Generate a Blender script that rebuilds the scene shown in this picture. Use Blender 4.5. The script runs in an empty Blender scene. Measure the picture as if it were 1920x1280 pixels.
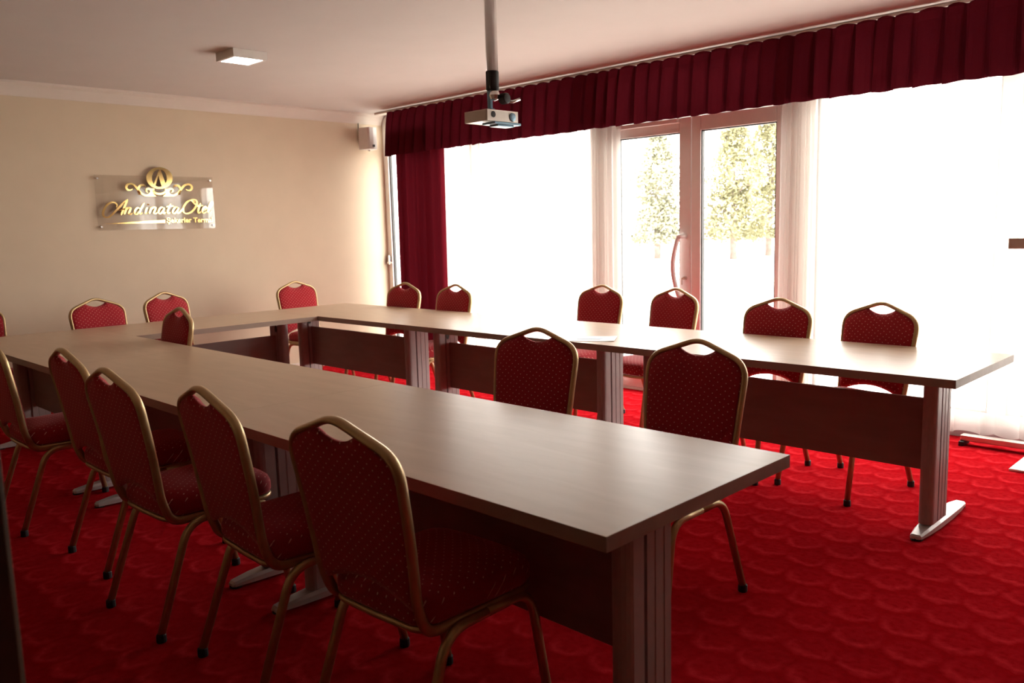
import bpy, bmesh, math, random
from mathutils import Vector, Matrix
PI = math.pi
scene = bpy.context.scene
COL = scene.collection

# ------------------------------------------------------------------ camera
CAM_H, YAW, PITCH, ROLL, FPX = 1.3894, -0.78363, -0.13565, -0.0271, 1566.1
fw = Vector((math.sin(YAW)*math.cos(PITCH), math.cos(YAW)*math.cos(PITCH), math.sin(PITCH)))
rt = Vector((math.cos(YAW), -math.sin(YAW), 0)); up = rt.cross(fw)
r2 = rt*math.cos(ROLL) + up*math.sin(ROLL); u2 = -rt*math.sin(ROLL) + up*math.cos(ROLL)
cam_data = bpy.data.cameras.new('camera')
cam = bpy.data.objects.new('camera', cam_data); COL.objects.link(cam)
cam.matrix_world = Matrix(((r2.x, u2.x, -fw.x, 0), (r2.y, u2.y, -fw.y, 0), (r2.z, u2.z, -fw.z, CAM_H), (0, 0, 0, 1)))
cam_data.sensor_width = 36.0
cam_data.lens = 36.0*FPX/1920.0
cam_data.clip_start = 0.05; cam_data.clip_end = 300
cam_data.dof.use_dof = True; cam_data.dof.focus_distance = 3.6; cam_data.dof.aperture_fstop = 5.0
scene.camera = cam

# ------------------------------------------------------------------ sky and exposure
world = bpy.data.worlds.new('overcast_sky'); scene.world = world
world.use_nodes = True
bg = world.node_tree.nodes['Background']
bg.inputs['Color'].default_value = (1.0, 0.94, 0.87, 1)
bg.inputs['Strength'].default_value = 10.0
vs = scene.view_settings
vs.view_transform = 'Standard'; vs.look = 'None'; vs.gamma = 1.0; vs.use_curve_mapping = False
vs.exposure = 0.7
cy = scene.cycles
cy.use_denoising = True
cy.max_bounces = 9; cy.diffuse_bounces = 5; cy.glossy_bounces = 4; cy.transmission_bounces = 6
cy.transparent_max_bounces = 24; cy.sample_clamp_indirect = 8.0
cy.caustics_reflective = False; cy.caustics_refractive = False

# sampling portal in the glazed opening: emits nothing itself, only guides the sky light through the windows
pd = bpy.data.lights.new('sky_portal', 'AREA'); pd.shape = 'RECTANGLE'; pd.size = 7.3; pd.size_y = 2.5
pd.cycles.is_portal = True
po = bpy.data.objects.new('sky_portal', pd); COL.objects.link(po)
po.location = (-3.9, 5.86, 1.34); po.rotation_euler = (-math.pi/2, 0, 0)

# ------------------------------------------------------------------ dimensions (metres)
X_FAR, X_RIGHT = -7.55, 1.3          # sign wall, opposite wall
Y_NEAR, Y_WIN = 0.25, 5.66           # wall behind the near chairs, window wall (inner face of the frames)
Z_CEIL = 2.63
T_H, T_THK, T_D = 0.74, 0.036, 0.823  # table height, top thickness, depth
Y1, Y3 = 1.324, 3.552                # camera-side edges of the two long rows
X_END, X_BACK = -1.055, -6.507       # open end and wall end of the rows
T_L = (X_END - X_BACK)/3

# ------------------------------------------------------------------ material helpers
def nmat(name):
    m = bpy.data.materials.new(name); m.use_nodes = True
    nt = m.node_tree
    return m, nt, nt.nodes, nt.links, nt.nodes['Principled BSDF']
def simple(name, col, rough=0.5, metal=0.0, noise=0.0, scale=20.0, bump=0.0, spec=None, sheen=0.0):
    m, nt, N, L, b = nmat(name)
    b.inputs['Roughness'].default_value = rough; b.inputs['Metallic'].default_value = metal
    if spec is not None: b.inputs['Specular IOR Level'].default_value = spec
    if sheen: b.inputs['Sheen Weight'].default_value = sheen
    tc = N.new('ShaderNodeTexCoord'); nz = N.new('ShaderNodeTexNoise')
    nz.inputs['Scale'].default_value = scale; nz.inputs['Detail'].default_value = 4
    L.new(tc.outputs['Object'], nz.inputs['Vector'])
    cr = N.new('ShaderNodeValToRGB')
    lo = [max(0, c*(1-noise)) for c in col]; hi = [min(1, c*(1+noise)) for c in col]
    cr.color_ramp.elements[0].position = 0.3; cr.color_ramp.elements[1].position = 0.7
    cr.color_ramp.elements[0].color = (*lo, 1); cr.color_ramp.elements[1].color = (*hi, 1)
    L.new(nz.outputs['Fac'], cr.inputs['Fac']); L.new(cr.outputs['Color'], b.inputs['Base Color'])
    if bump:
        bp = N.new('ShaderNodeBump'); bp.inputs['Strength'].default_value = bump; bp.inputs['Distance'].default_value = 0.002
        L.new(nz.outputs['Fac'], bp.inputs['Height']); L.new(bp.outputs['Normal'], b.inputs['Normal'])
    return m
def math_node(N, L, op, a, b=None, c=None):
    n = N.new('ShaderNodeMath'); n.operation = op
    for i, v in enumerate((a, b, c)):
        if v is None: continue
        if isinstance(v, (int, float)): n.inputs[i].default_value = v
        else: L.new(v, n.inputs[i])
    return n.outputs[0]
def mix_col(N, L, fac, a, b):
    n = N.new('ShaderNodeMix'); n.data_type = 'RGBA'
    if isinstance(fac, (int, float)): n.inputs[0].default_value = fac
    else: L.new(fac, n.inputs[0])
    for i, v in ((6, a), (7, b)):
        if isinstance(v, tuple): n.inputs[i].default_value = (*v, 1)
        else: L.new(v, n.inputs[i])
    return n.outputs[2]

def carpet_material():
    m, nt, N, L, b = nmat('red_patterned_carpet')
    b.inputs['Roughness'].default_value = 1.0; b.inputs['Specular IOR Level'].default_value = 0.0
    b.inputs['Sheen Weight'].default_value = 0.0; b.inputs['Sheen Roughness'].default_value = 0.5
    b.inputs['Sheen Tint'].default_value = (1.0, 0.35, 0.35, 1)
    tc = N.new('ShaderNodeTexCoord')
    wn = N.new('ShaderNodeTexNoise'); wn.inputs['Scale'].default_value = 14; wn.inputs['Detail'].default_value = 3
    L.new(tc.outputs['Object'], wn.inputs['Vector'])
    sub = N.new('ShaderNodeVectorMath'); sub.operation = 'SUBTRACT'; sub.inputs[1].default_value = (0.5, 0.5, 0.5)
    L.new(wn.outputs['Color'], sub.inputs[0])
    scl = N.new('ShaderNodeVectorMath'); scl.operation = 'SCALE'; scl.inputs['Scale'].default_value = 0.075
    L.new(sub.outputs[0], scl.inputs[0])
    add = N.new('ShaderNodeVectorMath'); add.operation = 'ADD'
    L.new(tc.outputs['Object'], add.inputs[0]); L.new(scl.outputs[0], add.inputs[1])
    mp = N.new('ShaderNodeMapping'); mp.inputs['Location'].default_value = (0.214, -0.22, 0)
    mp.inputs['Scale'].default_value = (5.88, 5.88, 5.88)
    L.new(add.outputs[0], mp.inputs['Vector'])
    sx = N.new('ShaderNodeSeparateXYZ'); L.new(mp.outputs[0], sx.inputs[0])
    row = math_node(N, L, 'FLOOR', sx.outputs['Y'])
    half = math_node(N, L, 'MULTIPLY', math_node(N, L, 'FLOORED_MODULO', row, 2.0), 0.5)
    u = math_node(N, L, 'SUBTRACT', math_node(N, L, 'FRACT', math_node(N, L, 'ADD', sx.outputs['X'], half)), 0.5)
    v = math_node(N, L, 'SUBTRACT', math_node(N, L, 'FRACT', sx.outputs['Y']), 0.5)
    d = math_node(N, L, 'SQRT', math_node(N, L, 'ADD', math_node(N, L, 'MULTIPLY', u, u), math_node(N, L, 'MULTIPLY', v, v)))
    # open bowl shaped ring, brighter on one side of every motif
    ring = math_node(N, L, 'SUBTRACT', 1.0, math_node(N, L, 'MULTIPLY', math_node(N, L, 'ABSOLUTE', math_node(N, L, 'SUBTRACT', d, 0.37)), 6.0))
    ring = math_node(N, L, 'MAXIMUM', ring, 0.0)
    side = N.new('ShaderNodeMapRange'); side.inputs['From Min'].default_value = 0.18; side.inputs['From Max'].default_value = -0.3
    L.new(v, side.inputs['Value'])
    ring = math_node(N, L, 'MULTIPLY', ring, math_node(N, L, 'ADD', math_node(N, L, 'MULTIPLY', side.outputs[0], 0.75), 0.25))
    ang = math_node(N, L, 'ARCTAN2', v, u)
    petal = math_node(N, L, 'MULTIPLY', math_node(N, L, 'SINE', math_node(N, L, 'MULTIPLY', ang, 6.0)), 0.06)
    core = N.new('ShaderNodeMapRange'); core.inputs['From Min'].default_value = 0.27; core.inputs['From Max'].default_value = 0.2
    L.new(math_node(N, L, 'ADD', d, petal), core.inputs['Value'])
    fine = N.new('ShaderNodeTexNoise'); fine.inputs['Scale'].default_value = 45; fine.inputs['Detail'].default_value = 5
    L.new(tc.outputs['Object'], fine.inputs['Vector'])
    pat = math_node(N, L, 'ADD', ring, math_node(N, L, 'MULTIPLY', core.outputs[0], 0.22))
    pat = math_node(N, L, 'MULTIPLY', pat, math_node(N, L, 'ADD', math_node(N, L, 'MULTIPLY', fine.outputs['Fac'], 1.4), 0.1))
    c1 = mix_col(N, L, fine.outputs['Fac'], (0.24, 0.003, 0.006), (0.42, 0.006, 0.011))
    c2 = mix_col(N, L, math_node(N, L, 'MINIMUM', pat, 1.0), c1, (0.57, 0.022, 0.03))
    L.new(c2, b.inputs['Base Color'])
    pile = N.new('ShaderNodeTexNoise'); pile.inputs['Scale'].default_value = 350; pile.inputs['Detail'].default_value = 2
    L.new(tc.outputs['Object'], pile.inputs['Vector'])
    bp = N.new('ShaderNodeBump'); bp.inputs['Strength'].default_value = 0.5; bp.inputs['Distance'].default_value = 0.004
    L.new(math_node(N, L, 'ADD', pile.outputs['Fac'], math_node(N, L, 'MULTIPLY', pat, 0.25)), bp.inputs['Height'])
    L.new(bp.outputs['Normal'], b.inputs['Normal'])
    return m
def laminate(name, c_lo, c_hi, rough, scale=1.0, spec=0.5):
    m, nt, N, L, b = nmat(name)
    b.inputs['Specular IOR Level'].default_value = spec
    tc = N.new('ShaderNodeTexCoord')
    mp = N.new('ShaderNodeMapping'); mp.inputs['Scale'].default_value = (1.6*scale, 8*scale, 8*scale)
    L.new(tc.outputs['Object'], mp.inputs['Vector'])
    n1 = N.new('ShaderNodeTexNoise'); n1.inputs['Scale'].default_value = 2.2; n1.inputs['Detail'].default_value = 6; n1.inputs['Distortion'].default_value = 0.6
    L.new(mp.outputs[0], n1.inputs['Vector'])
    n2 = N.new('ShaderNodeTexNoise'); n2.inputs['Scale'].default_value = 2.5; n2.inputs['Detail'].default_value = 3
    L.new(tc.outputs['Object'], n2.inputs['Vector'])
    cr = N.new('ShaderNodeValToRGB'); cr.color_ramp.elements[0].position = 0.3; cr.color_ramp.elements[1].position = 0.72
    cr.color_ramp.elements[0].color = (*c_lo, 1); cr.color_ramp.elements[1].color = (*c_hi, 1)
    L.new(math_node(N, L, 'ADD', math_node(N, L, 'MULTIPLY', n1.outputs['Fac'], 0.7), math_node(N, L, 'MULTIPLY', n2.outputs['Fac'], 0.3)), cr.inputs['Fac'])
    L.new(cr.outputs['Color'], b.inputs['Base Color'])
    rr = N.new('ShaderNodeMapRange'); rr.inputs['To Min'].default_value = rough-0.012; rr.inputs['To Max'].default_value = rough+0.018
    L.new(n2.outputs['Fac'], rr.inputs['Value']); L.new(rr.outputs[0], b.inputs['Roughness'])
    return m
def dotted_fabric(name, base, dot):
    m, nt, N, L, b = nmat(name)
    b.inputs['Roughness'].default_value = 0.85; b.inputs['Specular IOR Level'].default_value = 0.2
    b.inputs['Sheen Weight'].default_value = 0.35; b.inputs['Sheen Roughness'].default_value = 0.45
    b.inputs['Sheen Tint'].default_value = (1, 0.45, 0.45, 1)
    tc = N.new('ShaderNodeTexCoord'); sp = N.new('ShaderNodeSeparateXYZ'); L.new(tc.outputs['Object'], sp.inputs[0])
    a = math_node(N, L, 'MULTIPLY', sp.outputs['X'], 29.5)
    w = math_node(N, L, 'MULTIPLY', math_node(N, L, 'SUBTRACT', sp.outputs['Z'], sp.outputs['Y']), 29.5)
    p = math_node(N, L, 'SUBTRACT', math_node(N, L, 'FRACT', math_node(N, L, 'ADD', a, w)), 0.5)
    q = math_node(N, L, 'SUBTRACT', math_node(N, L, 'FRACT', math_node(N, L, 'SUBTRACT', a, w)), 0.5)
    d = math_node(N, L, 'SQRT', math_node(N, L, 'ADD', math_node(N, L, 'MULTIPLY', p, p), math_node(N, L, 'MULTIPLY', q, q)))
    mask = N.new('ShaderNodeMapRange'); mask.inputs['From Min'].default_value = 0.12; mask.inputs['From Max'].default_value = 0.065
    L.new(d, mask.inputs['Value'])
    nz = N.new('ShaderNodeTexNoise'); nz.inputs['Scale'].default_value = 160; nz.inputs['Detail'].default_value = 3
    L.new(tc.outputs['Object'], nz.inputs['Vector'])
    c0 = mix_col(N, L, nz.outputs['Fac'], tuple(c*0.72 for c in base), tuple(c*1.28 for c in base))
    L.new(mix_col(N, L, mask.outputs[0], c0, dot), b.inputs['Base Color'])
    bp = N.new('ShaderNodeBump'); bp.inputs['Strength'].default_value = 0.25; bp.inputs['Distance'].default_value = 0.001
    L.new(nz.outputs['Fac'], bp.inputs['Height']); L.new(bp.outputs['Normal'], b.inputs['Normal'])
    return m
def cloth(name, col, transl, clear, tcol=None, rough=0.9):
    """woven cloth: diffuse + translucent, with an open weave that lets part of the light straight through"""
    m, nt, N, L, b = nmat(name); N.remove(b)
    out = N['Material Output']
    tc = N.new('ShaderNodeTexCoord'); nz = N.new('ShaderNodeTexNoise'); nz.inputs['Scale'].default_value = 220
    L.new(tc.outputs['Object'], nz.inputs['Vector'])
    c = mix_col(N, L, nz.outputs['Fac'], tuple(k*0.88 for k in col), tuple(min(1, k*1.12) for k in col))
    df = N.new('ShaderNodeBsdfDiffuse'); L.new(c, df.inputs['Color'])
    tl = N.new('ShaderNodeBsdfTranslucent'); tl.inputs['Color'].default_value = (*(tcol or col), 1)
    m1 = N.new('ShaderNodeMixShader'); m1.inputs[0].default_value = transl
    L.new(df.outputs[0], m1.inputs[1]); L.new(tl.outputs[0], m1.inputs[2])
    res = m1
    if clear > 0:
        tr = N.new('ShaderNodeBsdfTransparent')
        m2 = N.new('ShaderNodeMixShader'); m2.inputs[0].default_value = clear
        L.new(m1.outputs[0], m2.inputs[1]); L.new(tr.outputs[0], m2.inputs[2]); res = m2
    L.new(res.outputs[0], out.inputs['Surface'])
    return m
def pane_material(name, gloss, tint, rough=0.02):
    m, nt, N, L, b = nmat(name); N.remove(b); out = N['Material Output']
    tr = N.new('ShaderNodeBsdfTransparent'); tr.inputs['Color'].default_value = (*tint, 1)
    gl = N.new('ShaderNodeBsdfGlossy'); gl.inputs['Roughness'].default_value = rough
    lw = N.new('ShaderNodeLayerWeight'); lw.inputs['Blend'].default_value = 0.5
    f0 = ((gloss-1)/(gloss+1))**2
    fac = math_node(N, L, 'ADD', math_node(N, L, 'MULTIPLY', math_node(N, L, 'POWER', lw.outputs['Facing'], 5.0), 1-f0), f0)
    mx = N.new('ShaderNodeMixShader'); L.new(fac, mx.inputs[0])
    L.new(tr.outputs[0], mx.inputs[1]); L.new(gl.outputs[0], mx.inputs[2]); L.new(mx.outputs[0], out.inputs['Surface'])
    return m
def emitter(name, col, strength):
    m, nt, N, L, b = nmat(name)
    b.inputs['Base Color'].default_value = (0.9, 0.9, 0.9, 1)
    b.inputs['Emission Color'].default_value = (*col, 1); b.inputs['Emission Strength'].default_value = strength
    return m

M = {
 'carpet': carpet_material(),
 'wall': simple('cream_wall_paint', (0.665, 0.545, 0.40), 0.75, noise=0.02, scale=5, bump=0.05),
 'ceiling': simple('off_white_ceiling_paint', (0.61, 0.56, 0.53), 0.85, noise=0.015, scale=4),
 'coving': simple('white_plaster', (0.68, 0.60, 0.53), 0.7, noise=0.015, scale=8),
 'frame_white': simple('white_pvc', (0.88, 0.86, 0.84), 0.35, noise=0.02, scale=12),
 'gasket': simple('dark_gasket', (0.03, 0.03, 0.03), 0.6),
 'skirting': simple('mauve_grey_skirting', (0.36, 0.30, 0.31), 0.5, noise=0.05, scale=15),
 'dark_wood': simple('dark_brown_door_wood', (0.07, 0.030, 0.014), 0.7, noise=0.25, scale=9, spec=0.2),
 'top': laminate('pale_greige_wood_laminate', (0.47, 0.335, 0.225), (0.55, 0.405, 0.285), 0.33, spec=0.18),
 'edge': laminate('greige_edge_band', (0.27, 0.185, 0.14), (0.33, 0.235, 0.18), 0.45),
 'panel': laminate('brown_wood_laminate', (0.21, 0.14, 0.118), (0.29, 0.20, 0.168), 0.45),
 'leg': simple('grey_brown_leg_profile', (0.38, 0.32, 0.31), 0.4, noise=0.04, scale=20),
 'slit': simple('dark_slit', (0.02, 0.015, 0.02), 0.7),
 'foot': simple('silver_cast_foot', (0.56, 0.53, 0.52), 0.35, metal=0.25, noise=0.03),
 'black': simple('black_rubber', (0.015, 0.014, 0.014), 0.6),
 'gold': simple('antique_gold_tube', (0.47, 0.33, 0.16), 0.36, metal=0.6, noise=0.08, scale=30),
 'fabric': dotted_fabric('red_dotted_upholstery', (0.30, 0.011, 0.018), (0.74, 0.40, 0.32)),
 'velvet': cloth('burgundy_curtain_cloth', (0.062, 0.005, 0.009), 0.035, 0.0, (0.42, 0.03, 0.055)),
 'drape': cloth('burgundy_drape_cloth', (0.12, 0.007, 0.014), 0.022, 0.0, (0.42, 0.03, 0.055)),
 'sheer': cloth('white_sheer_voile', (0.84, 0.80, 0.76), 0.5, 0.50),
 'glass': pane_material('window_glass', 1.45, (0.97, 0.98, 0.98)),
 'acrylic': pane_material('clear_acrylic', 1.5, (0.96, 0.95, 0.94)),
 'sign_gold': simple('polished_gold', (0.95, 0.66, 0.25), 0.10, metal=1.0, noise=0.03),
 'chrome': simple('brushed_chrome', (0.72, 0.70, 0.68), 0.22, metal=0.95, noise=0.03),
 'pale_metal': simple('satin_pale_aluminium', (0.80, 0.76, 0.75), 0.55, metal=0.15, noise=0.02),
 'mount_beige': simple('satin_silver_metal', (0.62, 0.56, 0.50), 0.3, metal=0.7, noise=0.03),
 'blue_steel': simple('blue_grey_steel', (0.20, 0.34, 0.44), 0.35, metal=0.4, noise=0.05),
 'plastic_white': simple('white_plastic', (0.74, 0.71, 0.67), 0.45, noise=0.02),
 'paper': simple('white_paper', (0.85, 0.85, 0.86), 0.5, noise=0.01),
 'print_blue': simple('pale_blue_print', (0.42, 0.56, 0.72), 0.5, noise=0.1),
 'lamp': emitter('lit_diffuser', (1.0, 0.86, 0.82), 14.0),
 'bark': simple('pine_bark', (0.22, 0.17, 0.15), 0.9, noise=0.3, scale=6),
 'needle': simple('yellow_green_needles', (0.23, 0.22, 0.12), 0.8, noise=0.35, scale=1.5),
 'needle_pale': simple('pale_green_needles', (0.26, 0.26, 0.18), 0.8, noise=0.35, scale=1.5),
 'yard': simple('pale_concrete_yard', (0.62, 0.60, 0.57), 0.9, noise=0.05, scale=0.6),
 'kerb': simple('grey_concrete', (0.42, 0.39, 0.37), 0.9, noise=0.08, scale=2),
 'bounce_cut_lining': simple('dark_bounce_cut_lining', (0.22, 0.14, 0.09), 0.6, noise=0.1, scale=4),  # dark tone invented for the unseen walls to cut bounce light
 'hall_block': simple('hallway_block_paint', (0.25, 0.19, 0.15), 0.8, noise=0.02, scale=5),  # dark paint for the added light-blocking hallway
}

# ------------------------------------------------------------------ object helpers
def link(name, data, parent=None):
    o = bpy.data.objects.new(name, data); COL.objects.link(o)
    if parent is not None: o.parent = parent
    return o
def empty(name, loc=(0, 0, 0), rz=0.0):
    o = link(name, None); o.location = loc; o.rotation_euler = (0, 0, rz); o.empty_display_size = 0.1
    return o
def tag(o, label=None, cat=None, group=None, kind=None):
    if label: o['label'] = label
    if cat: o['category'] = cat
    if group: o['group'] = group
    if kind: o['kind'] = kind
    return o
def mesh(name, verts, faces, mat, smooth=False):
    me = bpy.data.meshes.new(name); me.from_pydata([tuple(v) for v in verts], [], faces)
    me.materials.append(M[mat] if isinstance(mat, str) else mat)
    if smooth:
        me.polygons.foreach_set('use_smooth', [True]*len(me.polygons))
    me.update(); return me
def from_bm(name, bm, mat, smooth=False):
    bmesh.ops.recalc_face_normals(bm, faces=bm.faces[:])
    me = bpy.data.meshes.new(name); bm.to_mesh(me); bm.free()
    me.materials.append(M[mat])
    if smooth: me.polygons.foreach_set('use_smooth', [True]*len(me.polygons))
    return me
def add_box(bm, lo, hi, bevel=0.0, seg=2):
    c = [(a+b)/2 for a, b in zip(lo, hi)]; s = [b-a for a, b in zip(lo, hi)]
    r = bmesh.ops.create_cube(bm, size=1.0, matrix=Matrix.Translation(c) @ Matrix.Diagonal((*s, 1)))
    if bevel:
        es = list({e for v in r['verts'] for e in v.link_edges})
        bmesh.ops.bevel(bm, geom=es, offset=bevel, segments=seg, affect='EDGES', profile=0.5)
def box(name, lo, hi, mat, parent=None, bevel=0.0, seg=2):
    bm = bmesh.new(); add_box(bm, lo, hi, bevel, seg)
    return link(name, from_bm(name, bm, mat), parent)
def boxes(name, lst, mat, parent=None, bevel=0.0):
    bm = bmesh.new()
    for lo, hi in lst: add_box(bm, lo, hi, bevel)
    return link(name, from_bm(name, bm, mat), parent)
def fillet(pts, rad, n=6):
    """polyline with rounded corners; rad = list (one per inner point)"""
    pts = [Vector(p) for p in pts]; out = [pts[0]]
    for i in range(1, len(pts)-1):
        r = rad[i-1]; a, b, c = pts[i-1], pts[i], pts[i+1]
        if r <= 0: out.append(b); continue
        d1 = (a-b).normalized(); d2 = (c-b).normalized()
        t = min(r, (a-b).length*0.49, (c-b).length*0.49)
        p0, p2 = b+d1*t, b+d2*t
        for k in range(n+1):
            s = k/n; out.append(p0*(1-s)**2 + b*2*s*(1-s) + p2*s*s)
    out.append(pts[-1]); return out
def tube_geo(path, r, seg=10, closed=False, ry=None, upv=None, taper=None):
    path = [Vector(p) for p in path]; n = len(path); ry = ry or r
    T = []
    for i in range(n):
        if closed: t = path[(i+1) % n]-path[i-1]
        else: t = path[min(i+1, n-1)]-path[max(i-1, 0)]
        T.append(t.normalized())
    ref = Vector(upv) if upv else (Vector((0, 0, 1)) if abs(T[0].z) < 0.9 else Vector((0, 1, 0)))
    nrm = (ref - T[0]*ref.dot(T[0])).normalized()
    V, F = [], []
    for i in range(n):
        if upv:
            nn = ref - T[i]*ref.dot(T[i])
            nrm = nn.normalized() if nn.length > 1e-4 else nrm
        else:
            nrm = (nrm - T[i]*nrm.dot(T[i])).normalized()
        bn = T[i].cross(nrm); k = taper(i/(n-1)) if taper else 1.0
        for j in range(seg):
            a = 2*PI*j/seg
            V.append(path[i] + nrm*(math.cos(a)*r*k) + bn*(math.sin(a)*ry*k))
    for i in range(n if closed else n-1):
        i2 = (i+1) % n
        for j in range(seg):
            j2 = (j+1) % seg
            F.append((i*seg+j, i*seg+j2, i2*seg+j2, i2*seg+j))
    if not closed:
        F.append(tuple(range(seg-1, -1, -1))); F.append(tuple((n-1)*seg+j for j in range(seg)))
    return V, F
def tube(name, path, r, mat, parent=None, **kw):
    V, F = tube_geo(path, r, **kw)
    me = mesh(name, V, F, mat, True)
    return link(name, me, parent)
def lathe_geo(profile, seg=20, axis='z', origin=(0, 0, 0)):
    V, F = [], []
    for r, h in profile:
        for j in range(seg):
            a = 2*PI*j/seg; c, s = r*math.cos(a), r*math.sin(a)
            p = (c, s, h) if axis == 'z' else ((c, h, s) if axis == 'y' else (h, c, s))
            V.append((p[0]+origin[0], p[1]+origin[1], p[2]+origin[2]))
    for i in range(len(profile)-1):
        for j in range(seg):
            j2 = (j+1) % seg; F.append((i*seg+j, i*seg+j2, (i+1)*seg+j2, (i+1)*seg+j))
    F.append(tuple(range(seg-1, -1, -1))); F.append(tuple((len(profile)-1)*seg+j for j in range(seg)))
    return V, F
def lathe(name, profile, mat, parent=None, **kw):
    V, F = lathe_geo(profile, **kw); bm = bmesh.new()
    vs_ = [bm.verts.new(v) for v in V]
    for f in F: bm.faces.new([vs_[k] for k in f])
    me = from_bm(name, bm, mat); 
    return link(name, me, parent)
def prism(name, pts2, t0, t1, mat, parent=None, plane='yz', bevel=0.0):
    """extrude a 2-D outline; plane 'yz' extrudes along x, 'xz' along y, 'xy' along z"""
    bm = bmesh.new()
    def P(a, b, t): return (t, a, b) if plane == 'yz' else ((a, t, b) if plane == 'xz' else (a, b, t))
    lo = [bm.verts.new(P(a, b, t0)) for a, b in pts2]; hi = [bm.verts.new(P(a, b, t1)) for a, b in pts2]
    n = len(pts2)
    bm.faces.new(lo[::-1]); bm.faces.new(hi)
    for i in range(n): bm.faces.new((lo[i], lo[(i+1) % n], hi[(i+1) % n], hi[i]))
    return link(name, from_bm(name, bm, mat), parent)
def struct(o, label, cat=None): return tag(o, label, cat, kind='structure')

# ------------------------------------------------------------------ room shell
WT = 0.15
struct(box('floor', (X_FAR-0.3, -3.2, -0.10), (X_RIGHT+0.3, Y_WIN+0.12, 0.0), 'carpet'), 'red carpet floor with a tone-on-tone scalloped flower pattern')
struct(box('ceiling', (X_FAR-0.3, -3.2, Z_CEIL), (X_RIGHT+0.3, Y_WIN+0.45, Z_CEIL+0.15), 'ceiling'), 'plain off-white painted ceiling')
struct(box('wall_far', (X_FAR-WT, -0.1, 0.0), (X_FAR, Y_WIN+0.12, Z_CEIL), 'wall'), 'cream painted wall carrying the gold sign')
struct(box('wall_right', (X_RIGHT, -3.2, 0.0), (X_RIGHT+WT, Y_WIN+0.12, Z_CEIL), 'bounce_cut_lining'), 'unseen side wall to the right, made dark brown to cut bounce light')
DO_L, DO_R = -1.172, 1.15            # doorway the room is seen from
struct(boxes('wall_near', [((X_FAR, Y_NEAR-0.14, 0), (DO_L-0.03, Y_NEAR, Z_CEIL)), ((DO_R+0.03, Y_NEAR-0.14, 0), (X_RIGHT, Y_NEAR, Z_CEIL)),
                           ((DO_L-0.03, Y_NEAR-0.14, 2.2), (DO_R+0.03, Y_NEAR, Z_CEIL))], 'bounce_cut_lining'), 'wall with the doorway behind the near chairs, made dark to cut bounce light')
jamb = struct(empty('door_2', (0, 0, 0)), 'dark brown wooden doorway casing at the left edge')
for nm, lo, hi in (('door_jamb', (DO_L-0.03, Y_NEAR-0.155, 0), (DO_L, Y_NEAR+0.015, 2.2)), ('door_jamb', (DO_R, Y_NEAR-0.155, 0), (DO_R+0.03, Y_NEAR+0.015, 2.2)),
                   ('door_head', (DO_L-0.03, Y_NEAR-0.155, 2.17), (DO_R+0.03, Y_NEAR+0.015, 2.2)),
                   ('door_casing', (DO_L-0.09, Y_NEAR+0.001, 0), (DO_L-0.012, Y_NEAR+0.02, 2.26)), ('door_casing', (DO_R+0.012, Y_NEAR+0.001, 0), (DO_R+0.09, Y_NEAR+0.02, 2.26))):
    box(nm, lo, hi, 'dark_wood', jamb, 0.004)
struct(boxes('wall_hallway_block', [((X_FAR-0.3, -3.3, 0), (X_RIGHT+0.3, -3.2, Z_CEIL)), ((X_FAR-0.3, -3.2, 0), (X_FAR-0.2, -0.1, Z_CEIL))], 'hall_block'), 'added hallway wall behind the viewpoint, blocking stray sky light')  # unseen walls added to keep sky light from leaking through the doorway
# plaster coving and skirting
cov = [(X_FAR, 2.522), (X_FAR+0.012, 2.522), (X_FAR+0.016, 2.535), (X_FAR+0.03, 2.56), (X_FAR+0.055, 2.595), (X_FAR+0.085, 2.612), (X_FAR+0.088, Z_CEIL), (X_FAR, Z_CEIL)]
struct(prism('trim_1', cov, Y_NEAR, Y_WIN-0.02, 'coving', plane='xz'), 'white plaster coving along the top of the sign wall')
struct(box('baseboard_far', (X_FAR, Y_NEAR, 0), (X_FAR+0.014, Y_WIN-0.02, 0.07), 'coving', bevel=0.003), 'low pale skirting along the sign wall')

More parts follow.
